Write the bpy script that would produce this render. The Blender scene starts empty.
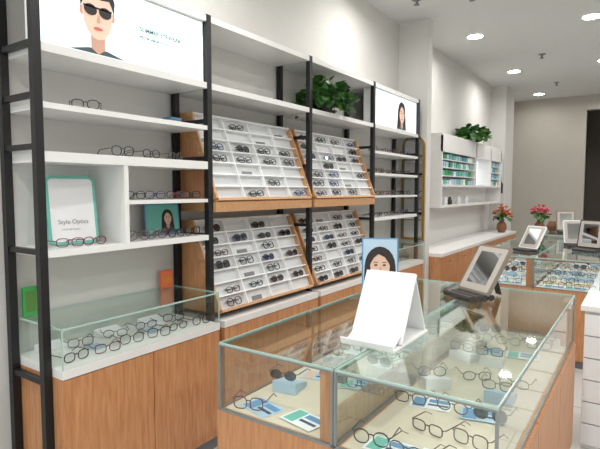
import bpy, math, random
from mathutils import Matrix, Vector
random.seed(11)
R=math.radians
def lin(c):
    def f(u):
        u/=255.0
        return u/12.92 if u<=0.04045 else ((u+0.055)/1.055)**2.4
    return (f(c[0]),f(c[1]),f(c[2]),1)
MATS={}
def pmat(name,col,rough=0.5,metal=0,emit=0,bump=0,spec=0.5):
    if name in MATS: return MATS[name]
    m=bpy.data.materials.new(name); m.use_nodes=True
    nt=m.node_tree; b=nt.nodes['Principled BSDF']
    b.inputs['Base Color'].default_value=lin(col)
    b.inputs['Roughness'].default_value=rough
    b.inputs['Metallic'].default_value=metal
    b.inputs['Specular IOR Level'].default_value=spec
    tc=nt.nodes.new('ShaderNodeTexCoord'); n=nt.nodes.new('ShaderNodeTexNoise'); n.inputs['Scale'].default_value=6
    mx=nt.nodes.new('ShaderNodeMix'); mx.data_type='RGBA'
    c=lin(col); mx.inputs[6].default_value=(c[0]*.94,c[1]*.94,c[2]*.94,1); mx.inputs[7].default_value=c
    nt.links.new(tc.outputs['Object'],n.inputs['Vector']); nt.links.new(n.outputs['Fac'],mx.inputs[0]); nt.links.new(mx.outputs[2],b.inputs['Base Color'])
    if emit:
        b.inputs['Emission Color'].default_value=lin(col); b.inputs['Emission Strength'].default_value=emit
    MATS[name]=m; return m
def woodmat(name,c1,c2,sc=(14,14,1.2)):
    m=bpy.data.materials.new(name); m.use_nodes=True; nt=m.node_tree; b=nt.nodes['Principled BSDF']
    tc=nt.nodes.new('ShaderNodeTexCoord'); mp=nt.nodes.new('ShaderNodeMapping'); mp.inputs['Scale'].default_value=sc
    n=nt.nodes.new('ShaderNodeTexNoise'); n.inputs['Scale'].default_value=5; n.inputs['Detail'].default_value=6; n.inputs['Distortion'].default_value=.4
    cr=nt.nodes.new('ShaderNodeValToRGB'); cr.color_ramp.elements[0].position=.3; cr.color_ramp.elements[1].position=.7
    cr.color_ramp.elements[0].color=lin(c1); cr.color_ramp.elements[1].color=lin(c2)
    nt.links.new(tc.outputs['Object'],mp.inputs[0]); nt.links.new(mp.outputs[0],n.inputs['Vector']); nt.links.new(n.outputs['Fac'],cr.inputs[0]); nt.links.new(cr.outputs[0],b.inputs['Base Color'])
    b.inputs['Roughness'].default_value=.42
    MATS[name]=m; return m
def glassmat(name,tint,k=0.9,base=0.05,rough=0.02):
    m=bpy.data.materials.new(name); m.use_nodes=True; nt=m.node_tree; nt.nodes.clear()
    o=nt.nodes.new('ShaderNodeOutputMaterial'); mix=nt.nodes.new('ShaderNodeMixShader')
    t=nt.nodes.new('ShaderNodeBsdfTransparent'); t.inputs[0].default_value=tint
    g=nt.nodes.new('ShaderNodeBsdfGlossy'); g.inputs['Roughness'].default_value=rough; g.inputs[0].default_value=(.95,1,.98,1)
    lw=nt.nodes.new('ShaderNodeLayerWeight'); lw.inputs[0].default_value=.5
    p=nt.nodes.new('ShaderNodeMath'); p.operation='POWER'; p.inputs[1].default_value=4
    a=nt.nodes.new('ShaderNodeMath'); a.operation='MULTIPLY_ADD'; a.inputs[1].default_value=k; a.inputs[2].default_value=base
    nt.links.new(lw.outputs['Facing'],p.inputs[0]); nt.links.new(p.outputs[0],a.inputs[0]); nt.links.new(a.outputs[0],mix.inputs[0])
    nt.links.new(t.outputs[0],mix.inputs[1]); nt.links.new(g.outputs[0],mix.inputs[2]); nt.links.new(mix.outputs[0],o.inputs[0])
    MATS[name]=m; return m
WOOD=woodmat('light_oak',(178,120,78),(204,150,106))
WOOD2=woodmat('pale_oak',(184,134,92),(208,162,118),(2,14,14))
WHITE=pmat('white_laminate',(232,231,229),.35)
WHITE2=pmat('white_matte',(236,236,236),.6)
TRAY=pmat('tray_white',(214,216,218),.6)
BLACK=pmat('black_metal',(20,20,23),.4)
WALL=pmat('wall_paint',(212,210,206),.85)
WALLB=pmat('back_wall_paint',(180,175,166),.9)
CEIL=pmat('ceiling_paint',(212,212,210),.9)
GREY=pmat('grey_plastic',(120,120,122),.5)
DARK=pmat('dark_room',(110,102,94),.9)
GOLD=pmat('gold_frame',(190,150,80),.3,.7)
MIRROR=pmat('mirror',(215,218,220),.04,1)
CREAM=pmat('cream_panel',(218,204,184),.6)
PADW=pmat('pad_white',(238,238,240),.7)
PADC=pmat('pad_beige',(226,206,180),.8)
BLUE=pmat('print_blue',(96,146,190),.5)
LBLUE=pmat('print_lightblue',(180,204,224),.5)
NAVY=pmat('navy',(50,66,104),.5)
MINT=pmat('mint',(110,190,175),.5)
GREEN=pmat('green_card',(60,160,80),.5)
ORANGE=pmat('orange_card',(232,120,80),.5)
PINK=pmat('pink',(225,110,130),.6)
RED=pmat('red_flower',(200,50,60),.6)
YEL=pmat('orange_flower',(225,140,60),.6)
LEAF=pmat('leaf_green',(48,92,40),.45)
LEAF2=pmat('leaf_green_light',(84,130,58),.45)
POT=pmat('pot_dark',(60,56,52),.5)
TERRA=pmat('terracotta',(130,84,58),.5)
TAUPE=pmat('taupe_leather',(134,122,112),.6)
PALE=pmat('pale_taupe',(190,182,174),.5)
DTAUPE=pmat('dark_taupe',(52,44,42),.5)
SILVER=pmat('silver',(190,190,195),.25,.9)
TRIM=pmat('grey_metal_trim',(150,153,152),.35,.6)
F_BLK=pmat('frame_black',(24,22,24),.3)
F_BRN=pmat('frame_brown',(84,48,34),.3)
F_RED=pmat('frame_purple',(110,36,60),.3)
F_BLU=pmat('frame_blue',(40,60,110),.3)
F_MET=pmat('frame_metal',(120,116,112),.25,.9)
SKIN=pmat('print_skin',(222,186,164),.6)
HAIR=pmat('print_hair',(40,32,32),.6)
LIP=pmat('print_lip',(190,80,80),.6)
SHD=pmat('print_shade',(196,156,136),.6)
SUIT=pmat('print_suit',(70,74,80),.6)
PBG=pmat('print_bg',(214,226,232),.6)
E_BG=pmat('lightbox_face',(230,242,242),.5,emit=1.15)
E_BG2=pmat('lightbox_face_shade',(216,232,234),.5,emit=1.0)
E_SKIN=pmat('lightbox_skin',(218,182,162),.6,emit=.5)
E_SHD=pmat('lightbox_shade',(188,148,130),.6,emit=.4)
E_HAIR=pmat('lightbox_hair',(36,32,34),.6,emit=.3)
E_LIP=pmat('lightbox_lip',(190,96,90),.6,emit=.4)
E_SUIT=pmat('lightbox_suit',(66,74,80),.6,emit=.4)
E_TXT=pmat('lightbox_text',(60,110,115),.6,emit=.1)
E_SCR=pmat('backlit_panel',(240,246,250),.5,emit=1.1)
LAMP=pmat('lamp_emitter',(255,252,245),.5,emit=24)
GLASS=glassmat('clear_glass',(.935,.972,.955,1))
LENS=glassmat('lens_glass',(.9,.92,.93,1),.8,.06)
LENSD=glassmat('lens_dark',(.12,.12,.13,1),.8,.08)
EDGE=pmat('glass_edge',(176,202,192),.15)

class MB:
    def __init__(s): s.v=[];s.f=[];s.mi=[];s.mats=[]
    def mid(s,m):
        if m not in s.mats: s.mats.append(m)
        return s.mats.index(m)
    def add(s,vs,fs,mat,M=None):
        b=len(s.v)
        for p in vs:
            p=Vector(p)
            if M is not None: p=M@p
            s.v.append(p[:])
        k=s.mid(mat)
        for f in fs: s.f.append([b+i for i in f]); s.mi.append(k)
    def box(s,x0,x1,y0,y1,z0,z1,mat,M=None):
        vs=[(x,y,z) for x in(x0,x1) for y in(y0,y1) for z in(z0,z1)]
        fs=[(0,1,3,2),(4,6,7,5),(0,4,5,1),(2,3,7,6),(0,2,6,4),(1,5,7,3)]
        s.add(vs,fs,mat,M)
    def poly(s,pts,mat,M=None): s.add(pts,[list(range(len(pts)))],mat,M)
    def ell(s,cx,cy,rx,ry,z,mat,M,n=20,a0=0,a1=360,clip=None):
        pts=[(cx+rx*math.cos(R(a0+(a1-a0)*i/n)),cy+ry*math.sin(R(a0+(a1-a0)*i/n)),z) for i in range(n if a1-a0==360 else n+1)]
        if clip: pts=[(min(max(p[0],0),clip[0]),min(max(p[1],0),clip[1]),z) for p in pts]
        s.poly(pts,mat,M)
    def prism(s,pts2,a,b,mat,M=None,axis='y'):
        n=len(pts2)
        def mk(p,t): return (p[0],t,p[1]) if axis=='y' else (p[0],p[1],t)
        vs=[mk(p,a) for p in pts2]+[mk(p,b) for p in pts2]
        fs=[list(range(n)),list(range(2*n-1,n-1,-1))]+[(i,(i+1)%n,n+(i+1)%n,n+i) for i in range(n)]
        s.add(vs,fs,mat,M)
    def lathe(s,prof,mat,M=None,n=20):
        vs=[];fs=[]
        for r,z in prof:
            for i in range(n): vs.append((r*math.cos(2*math.pi*i/n),r*math.sin(2*math.pi*i/n),z))
        for j in range(len(prof)-1):
            for i in range(n):
                fs.append((j*n+i,j*n+(i+1)%n,(j+1)*n+(i+1)%n,(j+1)*n+i))
        fs.append(list(range(n))); fs.append(list(range((len(prof)-1)*n,len(prof)*n)))
        s.add(vs,fs,mat,M)
    def tube(s,pts,r,mat,M=None,closed=False,k=4):
        n=len(pts); pts=[Vector(p) for p in pts]; vs=[];fs=[]
        for i,p in enumerate(pts):
            a=pts[(i-1)%n] if (closed or i>0) else p
            b=pts[(i+1)%n] if (closed or i<n-1) else p
            t=(b-a).normalized(); up=Vector((0,1,0)) if abs(t.y)<.9 else Vector((0,0,1))
            u=t.cross(up).normalized(); w=t.cross(u)
            for j in range(k):
                an=2*math.pi*(j+.5)/k; vs.append(p+u*r*math.cos(an)+w*r*math.sin(an))
        for i in range(n if closed else n-1):
            for j in range(k):
                i2=(i+1)%n; fs.append((i*k+j,i*k+(j+1)%k,i2*k+(j+1)%k,i2*k+j))
        s.add(vs,fs,mat,M)
    def finish(s,name,bevel=0,smooth=False,parent=None,xmin=None):
        if xmin is not None: s.v=[(max(p[0],xmin),p[1],p[2]) for p in s.v]
        me=bpy.data.meshes.new(name); me.from_pydata(s.v,[],s.f); 
        for m in s.mats: me.materials.append(m)
        me.polygons.foreach_set('material_index',s.mi)
        if smooth: me.polygons.foreach_set('use_smooth',[True]*len(me.polygons))
        me.update()
        o=bpy.data.objects.new(name,me); bpy.context.scene.collection.objects.link(o)
        if bevel:
            b=o.modifiers.new('bevel','BEVEL'); b.width=bevel; b.segments=2; b.limit_method='ANGLE'
        if parent: o.parent=parent
        return o
def T(x,y,z): return Matrix.Translation((x,y,z))
def RZ(a): return Matrix.Rotation(R(a),4,'Z')
def RX(a): return Matrix.Rotation(R(a),4,'X')
def RY(a): return Matrix.Rotation(R(a),4,'Y')
def facing(x,y,z,yaw,tilt=0): return T(x,y,z)@RZ(yaw)@RX(90-tilt)

def glasses(mb,M,fm=None,lm=None,folded=False,th=.002,shape=None):
    fm=fm or random.choice([F_BLK,F_BLK,F_BLK,F_BRN,F_MET,F_MET,F_RED,F_BLU]); lm=lm or LENS
    e=shape or random.choice([2.2,2.6,3.2]); a=.026; b=random.choice([.019,.021,.024])
    for sx in(-1,1):
        pts=[]
        for i in range(14):
            t=2*math.pi*i/14; c=math.cos(t); s_=math.sin(t)
            pts.append((sx*.034+a*math.copysign(abs(c)**(2/e),c),0,b+.003+b*math.copysign(abs(s_)**(2/e),s_)))
        mb.tube(pts,th,fm,M,closed=True); mb.poly(pts,lm,M)
        zt=b*1.45+.003
        if folded:
            mb.tube([(sx*.062,0,zt),(sx*.068,.006,zt),(sx*.064,.014,zt),(-sx*.05,.018+.004*sx,zt-.008)],th,fm,M)
        else:
            mb.tube([(sx*.061,0,zt),(sx*.069,.008,zt),(sx*.071,.1,zt-.004),(sx*.069,.142,.004)],th*.85,fm,M)
    zb=b*1.5
    mb.tube([(-.009,0,zb),(0,-.002,zb+.004),(.009,0,zb)],th,fm,M)

def portrait(mb,M,w,h,em=False,bg=None,sun=False,long_hair=True,cx=.5,s=None,suit=None,cy=None):
    sk,ha,li,su,sd=(E_SKIN,E_HAIR,E_LIP,E_SUIT,E_SHD) if em else (SKIN,HAIR,LIP,SUIT,SHD)
    if suit: su=suit
    bg=bg or (E_BG if em else PBG)
    s=s or h; X=w*cx; e=.0012; cl=(w,h)
    if bg!='none': mb.poly([(0,0,0),(w,0,0),(w,h,0),(0,h,0)],bg,M)
    Y=h*(cy or .56)
    if long_hair:
        mb.ell(X,Y-.02*s,.2*s,.26*s,e,ha,M,clip=cl)
        mb.poly([(max(0,X-.2*s),Y,e*1.2),(min(w,X+.2*s),Y,e*1.2),(min(w,X+.24*s),max(.001,Y-.4*s),e*1.2),(max(0,X-.24*s),max(.001,Y-.4*s),e*1.2)],ha,M)
    q=lambda v:max(.001,v)
    sh=[(X-.38*s,.001,2*e),(X+.38*s,.001,2*e),(X+.33*s,q(Y-.45*s),2*e),(X+.24*s,q(Y-.36*s),2*e),(X+.08*s,q(Y-.28*s),2*e),(X-.08*s,q(Y-.28*s),2*e),(X-.24*s,q(Y-.36*s),2*e),(X-.33*s,q(Y-.45*s),2*e)]
    sh=[(min(max(p[0],0),w),p[1],p[2]) for p in sh]
    mb.poly(sh,su,M)
    mb.poly([(X-.06*s,q(Y-.28*s),3*e),(X,q(Y-.34*s),3*e),(X+.06*s,q(Y-.28*s),3*e),(X+.06*s,Y-.14*s,3*e),(X-.06*s,Y-.14*s,3*e)],sd,M)
    head=[(.125,.06),(.13,0),(.118,-.09),(.09,-.155),(.045,-.2),(0,-.212),(-.045,-.2),(-.09,-.155),(-.118,-.09),(-.13,0),(-.125,.06),(-.08,.15),(0,.17),(.08,.15)]
    mb.poly([(X+a*s,min(h,Y+b*s),4*e) for a,b in head],sk,M)
    if not long_hair:
        for sx in(-1,1): mb.ell(X+sx*.132*s,Y-.02*s,.018*s,.035*s,3.8*e,sd,M,10)
    hair=[(.14,0),(.15,.1),(.12,.18),(.05,.225),(-.04,.225),(-.11,.19),(-.15,.1),(-.14,0),(-.118,.07),(-.07,.11),(.03,.09),(.1,.1),(.122,.06)]
    if long_hair: hair=[(.15,-.08),(.16,.1),(.12,.19),(.03,.225),(-.06,.22),(-.13,.17),(-.16,.08),(-.15,-.08),(-.12,.02),(-.08,.09),(-.02,.14),(.06,.1),(.115,.02)]
    mb.poly([(X+a*s,min(h,Y+b*s),5*e) for a,b in hair],ha,M)
    for sx in(-1,1):
        if sun: mb.ell(X+sx*.062*s,Y+.0*s,.054*s,.042*s,6*e,ha,M)
        else:
            mb.ell(X+sx*.055*s,Y-.005*s,.022*s,.011*s,6*e,ha,M)
            mb.poly([(X+sx*.03*s,Y+.025*s,6*e),(X+sx*.085*s,Y+.03*s,6*e),(X+sx*.085*s,Y+.038*s,6*e),(X+sx*.03*s,Y+.035*s,6*e)],ha,M)
    if sun: mb.poly([(X-.12*s,Y+.015*s,6*e),(X+.12*s,Y+.015*s,6*e),(X+.12*s,Y+.028*s,6*e),(X-.12*s,Y+.028*s,6*e)],ha,M)
    mb.poly([(X-.004*s,Y-.03*s,6*e),(X+.012*s,Y-.03*s,6*e),(X+.02*s,Y-.082*s,6*e),(X-.012*s,Y-.088*s,6*e)],sd,M)
    mb.ell(X,Y-.13*s,.04*s,.013*s,6*e,li,M,12)

XW=-2.46; CH=3.5; YB=11.9; YF=-3.0; XR=3.0
def tilemat():
    m=bpy.data.materials.new('floor_tile'); m.use_nodes=True; nt=m.node_tree; b=nt.nodes['Principled BSDF']
    tc=nt.nodes.new('ShaderNodeTexCoord'); br=nt.nodes.new('ShaderNodeTexBrick'); br.offset=0
    br.inputs['Scale'].default_value=1; br.inputs['Brick Width'].default_value=.8; br.inputs['Row Height'].default_value=.8; br.inputs['Mortar Size'].default_value=.004
    br.inputs['Color1'].default_value=lin((200,199,197)); br.inputs['Color2'].default_value=lin((194,193,191)); br.inputs['Mortar'].default_value=lin((130,128,124))
    nt.links.new(tc.outputs['Object'],br.inputs['Vector']); nt.links.new(br.outputs[0],b.inputs['Base Color']); b.inputs['Roughness'].default_value=.2
    return m
mb=MB(); mb.box(XW-.2,XR+.2,YF-.2,YB+2.2,-.1,0,tilemat()); mb.finish('floor')
mb=MB(); mb.box(XW-.2,XR+.2,YF-.2,YB+2.2,CH,CH+.1,CEIL); mb.finish('ceiling')
mb=MB(); mb.box(XW-.2,XW,YF-.2,YB+2.2,0,CH,WALL)
mb.box(XW,-2.1,5.62,5.75,0,CH,WALL)
mb.box(XW,-2.2,9.95,10.6,0,CH,WALL); mb.finish('wall_left')
mb=MB(); mb.box(XR,XR+.2,YF-.2,YB+2.2,0,CH,WALL); mb.finish('wall_right')
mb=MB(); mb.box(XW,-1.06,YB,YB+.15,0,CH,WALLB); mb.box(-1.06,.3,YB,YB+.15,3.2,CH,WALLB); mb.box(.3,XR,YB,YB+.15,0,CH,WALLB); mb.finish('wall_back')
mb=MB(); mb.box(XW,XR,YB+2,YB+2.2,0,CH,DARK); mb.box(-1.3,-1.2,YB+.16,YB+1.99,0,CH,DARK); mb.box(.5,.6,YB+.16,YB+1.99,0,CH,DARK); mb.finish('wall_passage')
mb=MB(); mb.box(XW,-2.0,YF-.2,YF,0,CH,WALL); mb.box(2.6,XR,YF-.2,YF,0,CH,WALL); mb.box(-2.0,2.6,YF-.2,YF,2.9,CH,WALL); mb.finish('wall_front')
mb=MB()
for x in(-2.0,-.47,1.04,2.55): mb.box(x,x+.05,YF-.12,YF-.07,0,2.9,BLACK)
mb.box(-1.95,2.55,YF-.12,YF-.07,0,.08,BLACK); mb.box(-1.95,2.55,YF-.12,YF-.07,2.82,2.9,BLACK)
mb.box(-1.95,2.55,YF-.1,YF-.095,.08,2.82,GLASS); mb.finish('window_1')
mb=MB(); mb.box(XW,XW+.012,5.76,9.94,0,.1,WHITE); mb.finish('baseboard_left')
mb=MB(); mb.box(XW,-1.07,YB-.012,YB-.0005,0,.1,WHITE); mb.box(.31,XR,YB-.012,YB-.0005,0,.1,WHITE); mb.finish('baseboard_back')

PY=[1.14,2.155,3.24,4.33,5.46]; XF=-2.15; XB=-2.43; h=.018
mb=MB()
for y in PY:
    for x in(XF,XB): mb.box(x-h,x+h,y-h,y+h,0,2.57,BLACK)
    for z in(.06,.7,1.28,1.74,1.96,2.18,2.55): mb.box(XB+h,XF-h,y-.012,y+.012,z-.012,z+.012,BLACK)
def shelf(i,z,t=.03,m=WHITE,x0=XW+.002,x1=XF+.015,ya=None,yb=None):
    mb.box(x0,x1,ya or PY[i]+h,yb or PY[i+1]-h,z-t,z,m)
for i in range(4):
    shelf(i,2.565,.035); shelf(i,2.18,.035)
for i in(0,3):
    shelf(i,1.93,.025); shelf(i,1.72,.045 if i==0 else .025); shelf(i,1.285,.03)
y0=PY[0]+h; y1=PY[1]-h
mb.box(XW+.002,XW+.012,y0,y1,1.285,1.675,WHITE)
mb.box(XW+.012,XF+.012,1.56,1.585,1.285,1.675,WHITE)
mb.box(XW+.012,XF+.012,1.585,y1,1.48,1.50,WHITE)
shelf(3,1.50,.02)
mb.finish('display_shelving')

def lightbox(ya,yb,za,zb,man):
    m=MB(); x=XF-.01
    m.box(x-.1,x,ya,yb,za,zb,WHITE2)
    f=.008
    M=facing(x+.0015,ya+f,za+f,90)
    w=yb-ya-2*f; hh=zb-za-2*f
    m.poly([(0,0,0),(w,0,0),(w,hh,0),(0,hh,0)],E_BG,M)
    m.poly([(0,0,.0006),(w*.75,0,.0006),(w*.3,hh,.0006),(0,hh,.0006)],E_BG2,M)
    if man: portrait(m,M,w,hh,True,'none',True,False,.29,.62,None,.6)
    else: portrait(m,M,w,hh,True,'none',False,True,.62,.5,None,.52)
    o=m.finish('illuminated_advertising_lightbox')
    if man:
        for k,(tx,sz,dz) in enumerate([('SUMMER EYEWEAR',.032,.18),('BETTER VISION STYLE',.018,.145)]):
            c=bpy.data.curves.new('caption','FONT'); c.body=tx; c.size=sz; c.offset=.0008; c.materials.append(E_TXT)
            t=bpy.data.objects.new('caption',c); bpy.context.scene.collection.objects.link(t)
            t.matrix_world=facing(x+.003,ya+w*.55,za+dz,90); t.parent=o
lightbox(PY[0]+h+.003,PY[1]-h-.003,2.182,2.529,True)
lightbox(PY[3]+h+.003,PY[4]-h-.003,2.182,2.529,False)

def rack(ya,yb,xt,zt,xb,zb,fill,trough=True):
    m=MB(); g=MB()
    u=Vector((0,1,0)); v=Vector((xt-xb,0,zt-zb)); H=v.length; v.normalize(); n=u.cross(v)
    M=Matrix(((u.x,v.x,n.x,xb),(u.y,v.y,n.y,ya),(u.z,v.z,n.z,zb),(0,0,0,1))); W=yb-ya
    m.box(.014,W-.014,.0,H,-.03,-.02,TRAY,M)
    for xx in(0,W-.016): m.box(xx,xx+.016,0,H,-.03,.016,WOOD2,M)
    m.box(.016,W-.016,-.016,0,-.03,.016,WOOD2,M); m.box(.016,W-.016,H-.012,H,-.03,.012,WHITE2,M)
    for yy in(ya+.001,yb-.015):
        m.prism([(xb-.03,zb-.02),(xt-.03,zt),(XW+.003,zt),(XW+.003,zb-.02)],yy,yy+.014,WOOD)
    if trough:
        m.box(XW+.003,xb+.01,ya,yb,zb-.08,zb-.019,WOOD2)
    nc,nr=4,7
    iw=W-.032
    for c in range(1,nc): m.box(.016+iw*c/nc-.004,.016+iw*c/nc+.004,0,H-.012,-.02,.011,WHITE2,M)
    for r in range(1,nr): m.box(.016,W-.016,(H-.012)*r/nr-.004,(H-.012)*r/nr+.004,-.02,.01,WHITE2,M)
    for c in range(nc):
        for r in range(nr):
            if random.random()<fill(c,r):
                cx=.016+iw*(c+.5)/nc+random.uniform(-.03,.03); cy=(H-.012)*r/nr+.006
                glasses(g,M@T(cx,cy,.01)@RX(-90)@RZ(random.uniform(-5,5)),random.choice([F_BLK,F_BLK,F_BLK,F_BLK,F_BRN,F_BLU]),random.choice([LENS,LENS,LENSD]),True,.003)
            elif random.random()<.2:
                cx=.016+iw*(c+.5)/nc; cy=(H-.012)*r/nr+.006
                m.box(cx-.05,cx+.05,cy,cy+.03,-.0199,-.017,GREY,M)
    m.finish('slanted_eyewear_rack'); g.finish('eyeglasses_on_rack')
for i in(1,2):
    ya=PY[i]+h+.003; yb=PY[i+1]-h-.003
    if i==1:
        rack(ya,yb,-2.33,2.03,-2.12,1.50,lambda c,r:.85 if r in(3,4) else .2)
        rack(ya,yb,-2.33,1.36,-2.10,.82,lambda c,r:.5 if r>1 else .85,False)
    else:
        rack(ya,yb,-2.33,2.03,-2.12,1.50,lambda c,r:.75)
        rack(ya,yb,-2.33,1.36,-2.10,.82,lambda c,r:.8,False)

def glass_box(m,x0,x1,y0,y1,z0,z1,e=.0035,EDGE=EDGE):
    m.box(x0,x1,y0,y1,z1-.006,z1,GLASS)
    P=[((x0,y0),(x1,y0)),((x1,y0),(x1,y1)),((x1,y1),(x0,y1)),((x0,y1),(x0,y0))]
    for (a,b),(c,d) in P: m.poly([(a,b,z0),(c,d,z0),(c,d,z1-.006),(a,b,z1-.006)],GLASS)
    for (x,y) in((x0,y0),(x1,y0),(x1,y1),(x0,y1)): m.box(x-e*.7,x+e*.7,y-e*.7,y+e*.7,z0,z1-.006,EDGE)
    for y in(y0,y1): m.box(x0-.002,x1+.002,y-e*.5,y+e*.5,z1-.008,z1+.0006,EDGE)
    for x in(x0,x1): m.box(x-e*.5,x+e*.5,y0,y1,z1-.008,z1+.0006,EDGE)
def base_cab(ya,yb,x1,name,ndoor=2,glass=False):
    m=MB()
    m.box(XW+.02,x1-.03,ya,yb,0,.08,GREY)
    m.box(XW+.003,x1-.02,ya,yb,.08,.725,WOOD)
    w=(yb-ya)/ndoor
    for k in range(ndoor): m.box(x1-.02,x1-.002,ya+k*w+.002,ya+(k+1)*w-.002,.085,.72,WOOD)
    m.box(XW+.003,x1,ya,yb,.725,.765,WHITE)
    if glass: glass_box(m,XW+.01,x1-.004,ya+.003,yb-.003,.765,.95)
    return m.finish(name)
base_cab(PY[0]+h+.003,PY[1]-h-.003,-2.05,'glass_display_cabinet',2,True)
base_cab(PY[1]+h+.003,PY[2]-h-.003,-2.05,'base_cabinet',2)
base_cab(PY[2]+h+.003,PY[3]-h-.003,-2.05,'base_cabinet',2)
base_cab(PY[3]+h+.003,PY[4]-h-.003,-2.05,'glass_display_cabinet',2,True)

def row(name,pts,yaw=80,z=0,jit=14,**k):
    g=MB()
    for (x,y) in pts: glasses(g,T(x,y,z+.0025)@RZ(yaw+random.uniform(-jit,jit)),**k)
    g.finish(name)
row('eyeglasses_row',[(-2.2,1.40)],70,1.931,th=.0028,fm=F_BLK)
row('eyeglasses_row',[(-2.2,1.60),(-2.2,1.78),(-2.2,1.95)],85,1.721,th=.0024)
row('eyeglasses_row',[(-2.2,1.67),(-2.2,1.80),(-2.2,1.94),(-2.2,2.06)],85,1.501,th=.0024)
row('eyeglasses_row',[(-2.18,1.29),(-2.17,1.41),(-2.18,1.67),(-2.18,1.79),(-2.17,1.92),(-2.18,2.05)],85,1.286,th=.0026)
row('eyeglasses_row',[(-2.13+random.uniform(-.02,.02),1.27+.155*k) for k in range(6)]+[(-2.3,1.4+.2*k) for k in range(4)],78,.766,20,th=.0025)
for z in(1.931,1.721,1.501,1.286,.766): row('eyeglasses_row',[(-2.2,4.45+.17*k+random.uniform(-.02,.02)) for k in range(6)],85,z,th=.0026)
mb=MB()
for yy in(1.3,1.62,1.9): mb.prism([(0,0),(.09,0),(.09,.012),(0,.035)],-.07,.07,PADW,T(-2.42,yy,.7655))
for yy in(1.45,1.8): mb.box(-2.3,-2.2,yy-.04,yy+.04,.7652,.7662,LBLUE)
mb.finish('display_riser_set')
mb=MB()
mb.box(-2.4,-2.33,2.03,2.11,1.932,1.97,LBLUE); mb.box(-2.4,-2.325,2.028,2.112,1.9705,1.985,BLUE); mb.finish('lens_case')

def rrect(w,hh,r,n=6):
    pts=[]
    for cx,cy,a in((w-r,hh-r,0),(r,hh-r,90),(r,r,180),(w-r,r,270)):
        for i in range(n+1): t=R(a+90*i/n); pts.append((cx+r*math.cos(t),cy+r*math.sin(t)))
    return pts
mb=MB(); M=facing(-2.3,1.26,1.289,82,8)
W_,H_=.24,.335
mb.prism(rrect(W_,H_,.03),-.012,0,MINT,M,'z')
mb.prism([(p[0]+.014,p[1]+.014) for p in rrect(W_-.028,H_-.028,.02)],0.0002,.002,PADW,M,'z')
o=mb.finish('framed_placard')
for tx,sz,xx,zz in(('Style Optics',.03,.045,.10),('soft & light frames',.012,.06,.07)):
    c=bpy.data.curves.new('caption','FONT'); c.body=tx; c.size=sz; c.materials.append(GREY)
    t=bpy.data.objects.new('caption',c); bpy.context.scene.collection.objects.link(t); t.matrix_world=M@T(xx,zz,.0035); t.parent=o
def poster(name,M,w,hh,bgm=None,**k):
    m=MB(); m.box(0,w,0,hh,-.006,-.001,BLUE,M); portrait(m,M@T(.008,.008,0),w-.016,hh-.016,False,bgm,**k)
    m.box(w*.3,w*.7,0,.01,-.05,-.006,PADW,M)
    return m.finish(name)
poster('advertising_poster',facing(-2.36,1.86,1.288,85,6),.24,.185,MINT,cx=.65,s=.2)
mb=MB(); mb.box(-2.42,-2.405,1.18,1.25,.9515,1.09,GREEN); mb.box(-2.4048,-2.404,1.19,1.24,.97,1.07,LEAF2); mb.finish('green_gift_card')
mb=MB(); mb.box(-2.42,-2.405,2.0,2.09,.9515,1.06,ORANGE); mb.box(-2.4048,-2.404,2.015,2.075,.98,1.02,YEL); mb.finish('orange_gift_card')

mb=MB(); yy=5.619
def arch(r,cz,z0,cx): return [(cx+r,z0)]+[(cx+r*math.cos(R(a)),cz+r*math.sin(R(a))) for a in range(0,181,12)]+[(cx-r,z0)]
mb.prism(arch(.14,2.05,.97,-2.25),yy-.03,yy,GOLD); mb.prism(arch(.115,2.05,1.0,-2.25),yy-.034,yy-.0305,MIRROR); 
for z in(1.2,1.45,1.7,1.95): mb.box(-2.365,-2.135,yy-.04,yy-.0345,z,z+.012,GOLD)
mb.finish('arched_mirror')

mb=MB(); X1=-1.95; ya,yb=5.78,9.9
mb.box(XW+.02,X1-.04,ya,yb,0,.08,GREY); mb.box(XW+.015,X1-.02,ya,yb,.08,.76,WOOD)
for k in range(7):
    w=(yb-ya)/7; mb.box(X1-.02,X1-.003,ya+k*w+.003,ya+(k+1)*w-.003,.085,.755,WOOD); mb.box(X1-.003,X1+.008,ya+(k+.45)*w,ya+(k+.55)*w,.68,.69,SILVER)
mb.box(XW+.015,X1,ya,yb,.76,.8,WHITE); mb.finish('storage_counter')
mb=MB(); a,b=6.45,9.7; xo=-2.2
mb.box(XW+.002,XW+.012,a,b,1.32,2.3,WHITE); mb.box(XW+.002,xo,a,b,2.27,2.3,WHITE); mb.box(xo-.02,xo,a,b,2.06,2.27,WHITE)
for z in(1.32,1.6): mb.box(XW+.012,xo,a,b,z,z+.03,WHITE)
for y in(a,8.05,8.95,b-.03): mb.box(XW+.012,xo,y,y+.03,1.63,2.27,WHITE)
for y in(a,b-.03): mb.box(XW+.012,xo,y,y+.03,1.35,1.6,WHITE)
for z in(1.74,1.85,1.96):
    mb.box(XW+.012,xo-.02,a+.03,8.05,z,z+.012,WHITE); mb.box(XW+.012,xo-.02,8.98,b-.03,z,z+.012,WHITE)
mb.box(XW+.012,XW+.04,8.09,8.94,1.64,2.05,E_SCR)
mb.finish('hanging_shelf_unit')
mb=MB()
for (p,q) in((a+.05,8.03),(9.0,b-.05)):
    for z in(1.631,1.753,1.863,1.973):
        y=p
        while y<q-.12:
            w=random.uniform(.07,.12); c=random.choice([GREEN,MINT,LBLUE,BLUE,MINT,LBLUE,PADW,PADW])
            mb.box(-2.33,-2.24,y,y+w,z,z+random.uniform(.06,.085),c); y+=w+random.uniform(.01,.05)
mb.finish('contact_lens_boxes')
mb=MB()
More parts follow.
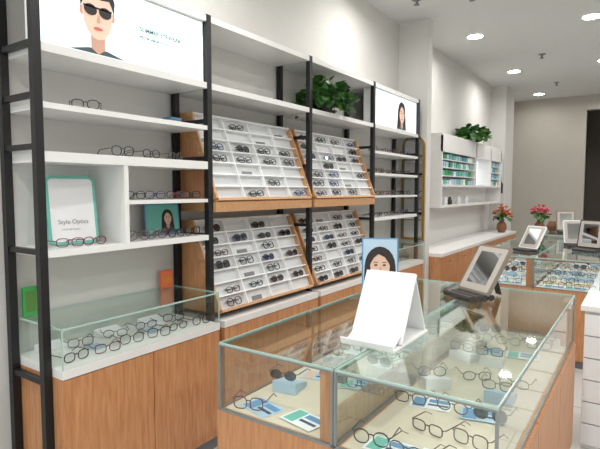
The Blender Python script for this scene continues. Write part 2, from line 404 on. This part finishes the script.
for y in(6.9,7.1,7.5,7.9): 
    mb.lathe([(.03,0),(.035,.05),(.02,.09),(.02,.11)],random.choice([GREY,POT,PADW]),T(-2.3,y,1.3505),12)
mb.finish('lens_solution_bottles')
mb=MB(); portrait(mb,facing(-2.435,9.944,1.5,0),.215,.6,False,None,cx=.5,s=.36); mb.box(-2.44,-2.215,9.945,9.9495,1.495,2.105,GREY); mb.finish('hanging_poster')

def leafset(m,c,n,rx,ry,drop,size,up=.12):
    prof=[(0,0,0),(.35,.12,-.03),(.5,.4,.02),(.32,.75,0),(0,1,-.08),(-.32,.75,0),(-.5,.4,.02),(-.35,.12,-.03)]
    for i in range(n):
        a=random.uniform(0,360); r=random.random()**.6
        x=c[0]+rx*r*math.cos(R(a)); y=c[1]+ry*r*math.sin(R(a)); z=c[2]+up*(1-r*r)*random.random()-drop*r*random.random()
        s=size*random.uniform(.7,1.25)
        M=T(x,y,z)@RZ(a-90+random.uniform(-40,40))@RX(random.uniform(-70,40))@RY(random.uniform(-30,30))@Matrix.Scale(s,4)
        mt=random.choice([LEAF,LEAF,LEAF2])
        m.add([(0,.02,0),(0,.5,-.06)]+prof[1:],[(0,2,3,1),(1,3,4,5),(1,5,6,7),(0,1,7,8)],mt,M)
        if r>.2: m.tube([(c[0]+(x-c[0])*.2,c[1]+(y-c[1])*.2,c[2]),((x+c[0])/2,(y+c[1])/2,max(z,c[2])+.03),(x,y,z)],.0025,LEAF2)
def pot(m,x,y,z,r,hh,mat): m.lathe([(r*.7,0),(r*.95,hh*.8),(r*1.05,hh*.8),(r*1.08,hh),(r*.92,hh),(r*.9,hh*.85),(.001,hh*.85)],mat,T(x,y,z))
mb=MB(); pot(mb,-2.25,3.62,2.1805,.085,.12,POT); leafset(mb,(-2.2,3.58,2.33),230,.19,.27,.15,.08,.16); mb.finish('potted_pothos',xmin=-2.45)
mb=MB(); pot(mb,-2.3,8.05,2.3005,.1,.13,PADW); leafset(mb,(-2.25,8.05,2.45),200,.17,.5,.1,.11,.1); mb.finish('potted_pothos',xmin=-2.45)
def flowers(x,y,z,cols,sc=1,vm=TERRA):
    m=MB(); m.lathe([(.05*sc,0),(.08*sc,.07*sc),(.07*sc,.14*sc),(.035*sc,.18*sc),(.045*sc,.2*sc)],vm,T(x,y,z),16)
    for i in range(30):
        a=random.uniform(0,360); r=random.random()**.5*.15*sc; px=x+r*math.cos(R(a)); py=y+r*math.sin(R(a)); pz=z+(.42-.7*r)*sc*random.uniform(.8,1.1)
        m.tube([(x,y,z+.18*sc),((x+px)/2,(y+py)/2,z+.3*sc),(px,py,pz)],.003,LEAF)
        c=random.choice(cols)
        for k in range(6):
            M=T(px,py,pz)@RZ(60*k)@RX(random.uniform(10,50))
            m.add([(0,0,0),(.016*sc,.02*sc,0),(.01*sc,.045*sc,.004),(-.01*sc,.045*sc,.004),(-.016*sc,.02*sc,0)],[(0,1,2,3,4)],c,M)
    leafset(m,(x,y,z+.25*sc),25,.12*sc,.12*sc,.05,.07*sc,.1)
    m.finish('flower_vase')
flowers(-2.1,9.4,.8005,[YEL,RED,YEL],1.1)

def island(X0,X1,Y0,Y1,Z0=.68,Z1=.95,near=False,dens=.66):
    m=MB(); mid=(X0+X1)/2
    for (a,b) in((X0,mid-.002),(mid+.002,X1)):
        m.box(a+.03,b-.03,Y0+.03,Y1-.03,0,.07,GREY)
        m.box(a,b,Y0,Y1,.07,Z0,WOOD)
        m.box(a+.02,b-.02,Y0+.02,Y1-.02,Z0,Z0+.004,CREAM if near else PADW)
        glass_box(m,a+.004,b-.004,Y0+.004,Y1-.004,Z0,Z1)
        t=.0045
        for x in(a+.004,b-.004):
            for y in(Y0+.004,Y1-.004): m.box(x-t,x+t,y-t,y+t,Z0,Z1-.009,TRIM)
            m.box(x-t*.7,x+t*.7,Y0+.004,Y1-.004,Z1-.014,Z1-.0085,TRIM)
        for y in(Y0+.004,Y1-.004):
            m.box(a+.004,b-.004,y-t*.7,y+t*.7,Z1-.014,Z1-.0085,TRIM)
            m.box(a,b,y-t,y+t,Z0-.005,Z0+.005,TRIM)
        for x in(a+.004,b-.004): m.box(x-t,x+t,Y0,Y1,Z0-.005,Z0+.005,TRIM)
    m.box(mid-.06,mid-.012,Y0+.012,Y0+.05,Z0,Z1-.015,WOOD)
    m.box(mid-.06,mid-.012,Y1-.05,Y1-.012,Z0,Z1-.015,WOOD)
    m.box(mid-.03,mid-.012,Y0+.05,Y1-.05,Z0,Z1-.16,WOOD)
    if near: m.box(X1-.05,X1-.012,Y1-.16,Y1-.012,Z0,Z1-.015,WOOD)
    n=3
    for k in range(n):
        w=(Y1-Y0)/n; m.box(X1,X1+.012,Y0+k*w+.003,Y0+(k+1)*w-.003,.08,Z0-.01,WOOD); m.box(X0-.012,X0,Y0+k*w+.003,Y0+(k+1)*w-.003,.08,Z0-.01,WOOD)
    m.finish('island_glass_showcase')
    g=MB(); d=MB()
    for (a,b) in((X0+.05,mid-.09),(mid+.03,X1-.07)):
        ny=int((Y1-Y0)/.19)
        for r in range(ny):
            y0_=Y0+.1+(Y1-Y0-.16)*r/(ny-1)
            kind=random.choice(['pad','leaflet','riser','plain','riser']) if r else 'leaflet'
            zb=Z0+.0045
            if kind=='pad': d.box(a+.02,b-.02,y0_-.09,y0_+.08,zb,zb+.012,random.choice([PADC,PADW])); zb+=.0125
            if kind=='leaflet':
                for t in range(2):
                    x=a+(b-a)*(.28+.46*t)+random.uniform(-.02,.02); B=T(x,y0_,zb+.0002+.0035*t)@RZ(random.uniform(-20,20))
                    d.box(-.08,.08,-.055,.055,0,.0015,random.choice([LBLUE,LBLUE,PADW]),B); d.box(-.07,-.02,-.045,.045,.0015,.0022,random.choice([SKIN,BLUE,MINT]),B); d.box(-.01,.07,-.02,-.005,.0015,.0022,NAVY,B); d.box(-.01,.07,.01,.04,.0015,.0022,BLUE,B)
                zb+=.0065
            for c in range(3):
                if random.random()>(dens if kind!='pad' else .9): continue
                x=a+(b-a)*(c+.5)/3+random.uniform(-.012,.012); y=y0_+random.uniform(-.015,.015); z=zb; yaw=random.uniform(-14,34)
                if kind=='riser':
                    d.prism([(-.06,0),(.06,0),(.06,.02),(-.06,.05)],-.055,.055,random.choice([PADW,PADW,LBLUE]),T(x,y,z)@RZ(yaw+90)); z+=.052
                glasses(g,T(x,y-.05,z+.002)@RZ(yaw),lm=LENSD if random.random()<.12 else LENS,th=.0023)
    d.finish('display_risers_and_cards'); g.finish('eyeglasses_display')
island(-1.37,-.31,1.415,3.24,near=True,dens=.72)
island(-1.33,-.28,4.86,6.7,dens=.95)
island(-1.33,-.28,7.5,9.2,dens=.95)

mb=MB(); x0,x1,y0,y1=-.27,.5,3.36,3.9
mb.box(x0,x1,y0+.02,y1,0,.84,WHITE)
for k in range(6):
    z=.03+k*.133; mb.box(x0+.003,x1-.003,y0,y0+.0195,z,z+.125,WHITE2); mb.box(x0+.3,x1-.3,y0-.012,y0,z+.1,z+.11,SILVER)
mb.box(x0-.02,x1+.01,y0-.01,y1+.01,.84,.87,WHITE); mb.finish('drawer_chest')

zt=.9512
mb=MB(); xa,xb=-.96,-.74
def slab(p,q,t,m,x0,x1):
    d=Vector((q[0]-p[0],q[1]-p[1])).normalized(); n=Vector((-d.y,d.x))*t
    mb.prism([(p[0],p[1]),(q[0],q[1]),(q[0]+n.x,q[1]+n.y),(p[0]+n.x,p[1]+n.y)],x0,x1,m,Matrix(((0,1,0,0),(1,0,0,0),(0,0,1,0),(0,0,0,1))))
slab((1.68,zt),(2.03,zt),.008,WHITE2,xa,xb)
slab((1.76,zt+.008),(1.90,zt+.26),.008,WHITE2,xa,xb)
slab((2.02,zt+.008),(1.90,zt+.26),-.008,WHITE2,xa+.01,xb-.01)
slab((1.68,zt+.008),(1.672,zt+.03),.006,WHITE2,xa,xb)
slab((1.70,zt+.008),(1.79,zt+.05),.004,PADW,xa+.01,xb-.01)
mb.finish('countertop_display_stand')
poster('advertising_poster',facing(-1.27,2.44,zt+.004,28,8),.2,.335,LBLUE,cx=.5,s=.42)
def fold_mirror(x,y,z,yaw,s=1,tilt=32,body=None):
    body=body or TAUPE
    m=MB(); B=T(x,y,z)@RZ(yaw)@Matrix.Scale(s,4)
    # base built from padded folded segments
    for k in range(4):
        yy=-.085+k*.042
        pr=[(yy+.02+.02*math.cos(R(t)),.016+.016*math.sin(R(t))) for t in range(0,360,30)]
        m.prism([(p[0],p[1]) for p in pr],-.105,.105,DTAUPE,B@Matrix(((0,1,0,0),(1,0,0,0),(0,0,1,0),(0,0,0,1))))
    P=B@T(-.12,.02,.034)@RX(90-tilt)
    m.prism(rrect(.24,.28,.015),-.016,0,body,P,'z'); m.prism([(p[0]+.012,p[1]+.012) for p in rrect(.216,.256,.01)],0,.002,PALE,P,'z'); m.box(.045,.195,.05,.24,.002,.003,MIRROR,P)
    m.box(.09,.13,0,.2,-.014,-.008,DTAUPE,B@T(-.11,.19,.004)@RX(110))
    m.finish('folding_mirror')
fold_mirror(-.79,2.80,zt,-35,1.05)
fold_mirror(-.95,5.3,zt,-30,.9,32,PADW); fold_mirror(-.6,6.1,zt,25,.9,15,PADW); fold_mirror(-.9,7.9,zt,20,1,10); fold_mirror(-.45,5.6,zt,-25,1,12,DTAUPE)
flowers(-1.22,7.75,zt,[PINK,RED,PINK],.9)
mb=MB(); 
for x,y,r in((-.75,8.3,.09),(-1.1,8.1,.08)): mb.lathe([(r*.5,0),(r,.05),(r*1.02,.09),(r*.6,.15),(r*.4,.16)],TERRA,T(x,y,zt),16)
mb.finish('ceramic_jars')

for iy,y in enumerate((-2.2,-.1,2.04,4.31,6.58,8.85,11.2)):
    for x in(-1.85,-.57,.75,2.1):
        m=MB(); M=T(x,y,CH)
        m.lathe([(.11,0),(.11,-.008),(.095,-.012),(.095,-.004)],WHITE2,M,24); m.lathe([(.094,-.013),(.001,-.0135)],LAMP,M,24); m.finish('recessed_downlight')
        l=bpy.data.lights.new('downlight_beam','AREA'); l.shape='DISK'; l.size=.15; l.energy=13 if y<11 else 6; l.color=(1,.985,.96); l.spread=R(165)
        o=bpy.data.objects.new('downlight_beam',l); o.location=(x,y,CH-.03); bpy.context.scene.collection.objects.link(o)
for x,y in((-1.5,5.2),(-2.0,5.0),(-1.3,8.0),(-1.4,10.2)):
    m=MB(); m.lathe([(.05,0),(.05,-.008),(.015,-.012),(.012,-.05),(.03,-.055),(.03,-.06)],GREY,T(x,y,CH),12); m.finish('fire_sprinkler')

w=bpy.data.worlds.new('sky'); bpy.context.scene.world=w; w.use_nodes=True
w.node_tree.nodes['Background'].inputs[0].default_value=(.88,.94,1,1); w.node_tree.nodes['Background'].inputs[1].default_value=1.5
c=bpy.data.cameras.new('camera'); c.sensor_width=36; c.lens=30; c.clip_start=.05
o=bpy.data.objects.new('camera',c); bpy.context.scene.collection.objects.link(o); bpy.context.scene.camera=o
o.location=(0,0,1.55); o.rotation_euler=(R(90-3.9),0,R(34.6))
bpy.context.scene.view_settings.view_transform='Standard'
